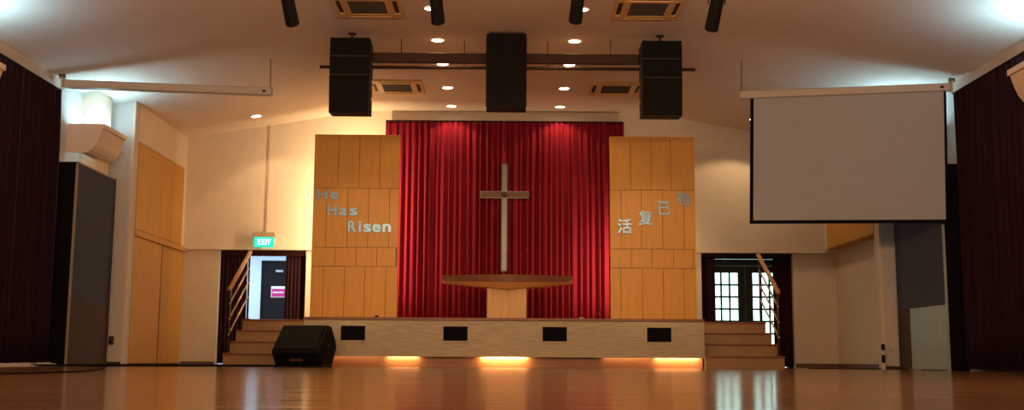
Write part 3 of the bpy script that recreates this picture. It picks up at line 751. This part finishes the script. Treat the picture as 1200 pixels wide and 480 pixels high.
# lamps standing behind the tall panels, washing the wall and curtain
def wash(s, x, y, z0, z1, e, lab, rz):
    t = thing('wash_light', lab, 'light', (x, y, .745), 'wash lights behind the timber panels')
    bm = bmesh.new(); tube(bm, [(x, y, .745), (x, y, .77)], .14, 16); obj('base', bm, M['black'], t)
    bm = bmesh.new(); tube(bm, [(x, y, .77), (x, y, z1+.03)], .014, 8); obj('stand', bm, M['black'], t)
    obj('lamp_housing', boxes((x-.03, x+.03, y-.03, y-.016, z0, z1)), M['black'], t)
    for w_, c_ in ((1, WARMW),):
        light('lamp', 'AREA', e, c_, (0, .04, (z0+z1)/2-.745), (PI/2, 0, rz), t, shape='RECTANGLE', size=.06, size_y=z1-z0)
wash(-1, -2.66, 19.25, 1.3, 3.7, 175, 'upright wash light hidden behind the left timber panel', 0)
wash(1, 2.45, 19.2, 1.0, 2.4, 58, 'upright wash light hidden behind the right timber panel', .5)

# ------------------------------------------------------------------ exit sign
ex = thing('exit_sign', 'lit green EXIT sign over the left doorway', 'exit sign', (-4.35, 20.0, 2.10))
obj('housing', bevel(boxes((-4.56, -4.16, 19.98, 20.06, 2.285, 2.37)), .006), M['exit_case'], ex)
obj('lit_panel', boxes((-4.535, -4.185, 20.0, 20.03, 2.105, 2.285)), M['exit_green'], ex)
xx = -4.475
for ch, w in (('E', .05), ('X', .06), ('I', .016), ('T', .055)):
    glyph(ch, xx, xx+w, 2.145, 2.245, 20.0, M['exit_white'], 'exit_letter', ex, depth=.006, bold=.025); xx += w+.018
bm = bmesh.new(); tube(bm, [(-4.35, 20.1, 2.37), (-4.35, 20.13, 2.42), (-4.35, 20.13, ceil_z(4.35))], .009, 8); tube(bm, [(-4.35, 20.03, 2.33), (-4.35, 20.1, 2.37)], .009, 8)
obj('conduit', bm, M['exit_case'], ex)

# ------------------------------------------------------------------ floor monitor
mo = thing('floor_monitor', 'black wedge-shaped floor monitor loudspeaker in front of the left steps', 'loudspeaker', (-2.85, 16.0, 0), None, math.radians(-9))
prof = [(-.42, .19), (-.38, .15), (-.24, .0), (.24, .0), (.44, .27), (.40, .36), (.18, .575), (.03, .59), (-.01, .575), (-.42, .23)]
bm = bmesh.new(); prism(bm, prof, 0, -.335, .335); bevel(bm, .012, 2); obj('cabinet', bm, M['black'], mo, world=False)
gn = Vector((0, -.345, .41)).normalized()
g0 = Vector((0, -.405, .245)); g1 = Vector((0, -.03, .568)); nrm = Vector((0, -(g1.z-g0.z), g1.y-g0.y)).normalized()
bm = bmesh.new(); prism(bm, [(g0.y, g0.z), (g0.y+nrm.y*.012, g0.z+nrm.z*.012), (g1.y+nrm.y*.012, g1.z+nrm.z*.012), (g1.y, g1.z)], 0, -.30, .30); obj('grille', bm, M['black_grille'], mo, world=False)
for s in (-1, 1):
    bm = bmesh.new(); prism(bm, [(-.36, .20), (-.22, .04), (.20, .04), (.38, .27), (.34, .34), (.14, .53), (.0, .53)], 0, s*.335, s*.347)
    obj('end_panel', bm, M['rubber'], mo, world=False)
    bm = boxes((*sorted((s*.347, s*.36)), -.1, .1, .26, .31)); obj('handle', bevel(bm, .004), M['black'], mo, world=False)
    bm = bmesh.new(); tube(bm, [(s*.27, -.2, .0), (s*.27, -.2, .03)], .03, 12); obj('foot', bm, M['rubber'], mo, world=False)
obj('connector_plate', boxes((-.12, .12, -.352, -.345, .06, .11)) if False else bevel(boxes((-.10, .10, -.36, -.32, .075, .115)), .003), M['dark_red'], mo, world=False)

# ------------------------------------------------------------------ small things
t = thing('striped_post', 'short black and white banded post standing against the right pier corner', 'post', (5.78, 17.02, 0))
bands = [(0, .10, M['white_plastic']), (.10, .22, M['black']), (.22, .29, M['white_plastic']), (.29, .385, M['black'])]
for z0, z1, m_ in bands:
    bm = bmesh.new(); tube(bm, [(5.78, 17.02, z0), (5.78, 17.02, z1)], .028, 14); obj('band', bm, m_, t, smooth=False)
t = thing('wall_socket', 'dark red wall socket with plug on the left pier', 'socket', (-6.02, 17.19, .33))
obj('box', bevel(boxes((-6.06, -5.99, 17.15, 17.2, .31, .44)), .006), M['dark_red'], t)
obj('plug', bevel(boxes((-6.045, -6.005, 17.11, 17.15, .33, .38)), .006), M['black'], t)
t = thing('wall_socket', 'small off-white wall socket on the right grey pier', 'socket', (5.97, 17.19, .28))
obj('box', bevel(boxes((5.93, 6.01, 17.16, 17.2, .28, .36)), .006), M['pier'], t)
obj('switch', boxes((5.955, 5.985, 17.152, 17.16, .30, .33)), M['white_plastic'], t)

def cable(name, lab, pts, r, group='cables on the floor at left'):
    cu = bpy.data.curves.new(name, 'CURVE'); cu.dimensions = '3D'; cu.bevel_depth = r; cu.bevel_resolution = 2
    sp_ = cu.splines.new('NURBS'); sp_.points.add(len(pts)-1)
    for p, q in zip(sp_.points, pts): p.co = (q[0], q[1], r+.001, 1)
    sp_.use_endpoint_u = True; sp_.order_u = 3
    to = bpy.data.objects.new(name, cu); C.objects.link(to); bpy.context.view_layer.update()
    me = bpy.data.meshes.new_from_object(to.evaluated_get(bpy.context.evaluated_depsgraph_get())); bpy.data.objects.remove(to)
    me.materials.clear(); me.materials.append(M['rubber'])
    o = bpy.data.objects.new(name, me); C.objects.link(o); tag(o, lab, 'cable', group)
cable('floor_cable', 'long black cable along the left cupboards to the floor monitor', [(-6.0, 14.2), (-5.6, 14.9), (-5.3, 14.4), (-5.0, 15.4), (-4.4, 15.2), (-3.9, 15.8), (-3.3, 15.6), (-3.05, 15.95)], .014)
cable('floor_cable', 'black cable curving over the floor at the lower left corner', [(-3.7, 7.2), (-3.42, 7.9), (-3.46, 9.3), (-4.0, 11.2), (-4.9, 13.8)], .007)
cable('floor_cable', 'short black cable running from the left navy board towards the sliding cupboard doors', [(-6.0, 15.3), (-5.6, 15.6), (-5.4, 16.2), (-5.0, 16.0), (-4.6, 16.3), (-4.2, 15.7)], .012)
cable('floor_cable', 'thin black cable from the striped post along the right floor edge', [(5.75, 17.0), (5.2, 16.95), (4.9, 17.1), (4.6, 16.9)], .006, 'cables on the floor at right')
bm = bmesh.new(); N = 22; vs = []
random.seed(3)
for i in range(N+1):
    y = 12.9+i*.10; h = .02+random.uniform(0, .035); w = random.uniform(.05, .10)
    vs.append([bm.verts.new(p) for p in ((-6.10, y, 0), (-6.10, y, h), (-6.06+w*.4, y, h*.9), (-6.02+w, y, 0))])
for i in range(N):
    for k in range(4): bm.faces.new((vs[i][k], vs[i][(k+1) % 4], vs[i+1][(k+1) % 4], vs[i+1][k]))
bm.faces.new(vs[0]); bm.faces.new(vs[-1][::-1]); bmesh.ops.recalc_face_normals(bm, faces=bm.faces[:])
tag(obj('crumpled_cloth', bm, M['cloth_white'], smooth=True), 'crumpled pale cloth lying along the foot of the left maroon curtain', 'cloth')

# ------------------------------------------------------------------ unseen fill lights, added to brighten the hall and ceiling
light('hall_fill_front', 'AREA', 60, (1., .66, .40), (0, 6.0, 4.5), (0, 0, 0), shape='RECTANGLE', size=7, size_y=5)
light('hall_fill_rear', 'AREA', 310, (1., .60, .33), (0, -3.6, 2.4), (math.radians(98), 0, 0), shape='RECTANGLE', size=9, size_y=2.6)  # added soft fill for the surfaces facing the camera
light('hall_fill_forward', 'AREA', 760, (1., .57, .31), (0, 5.5, 2.8), (math.radians(146), 0, 0), shape='RECTANGLE', size=9, size_y=.6)  # added fill in mid-air, thrown up and forward onto the ceiling
# ------------------------------------------------------------------ world
w = bpy.data.worlds.new('sky'); scene.world = w; w.use_nodes = True
bg = w.node_tree.nodes['Background']; bg.inputs['Color'].default_value = (.70, 1., .92, 1); bg.inputs['Strength'].default_value = 3.5

# ------------------------------------------------------------------ camera
F, TH, PSI, RHO = 1300., math.atan(180/1300), math.radians(.36), math.radians(.33)
cam = bpy.data.cameras.new('camera'); co = bpy.data.objects.new('camera', cam); C.objects.link(co)
cam.sensor_width = 36; cam.lens = 36*F/1200; cam.clip_start = .02; cam.clip_end = 200
fwd = Vector((math.sin(PSI)*math.cos(TH), math.cos(PSI)*math.cos(TH), math.sin(TH)))
right = Vector((math.cos(PSI), -math.sin(PSI), 0)); up = right.cross(fwd)
r_ = right*math.cos(RHO)+up*math.sin(RHO); u_ = -right*math.sin(RHO)+up*math.cos(RHO)
co.matrix_world = Matrix(((r_.x, u_.x, -fwd.x, 0), (r_.y, u_.y, -fwd.y, 0), (r_.z, u_.z, -fwd.z, .13), (0, 0, 0, 1)))
scene.camera = co
vs_ = scene.view_settings
vs_.view_transform = 'Standard'; vs_.look = 'None'; vs_.gamma = 1; vs_.exposure = 0; vs_.use_curve_mapping = False
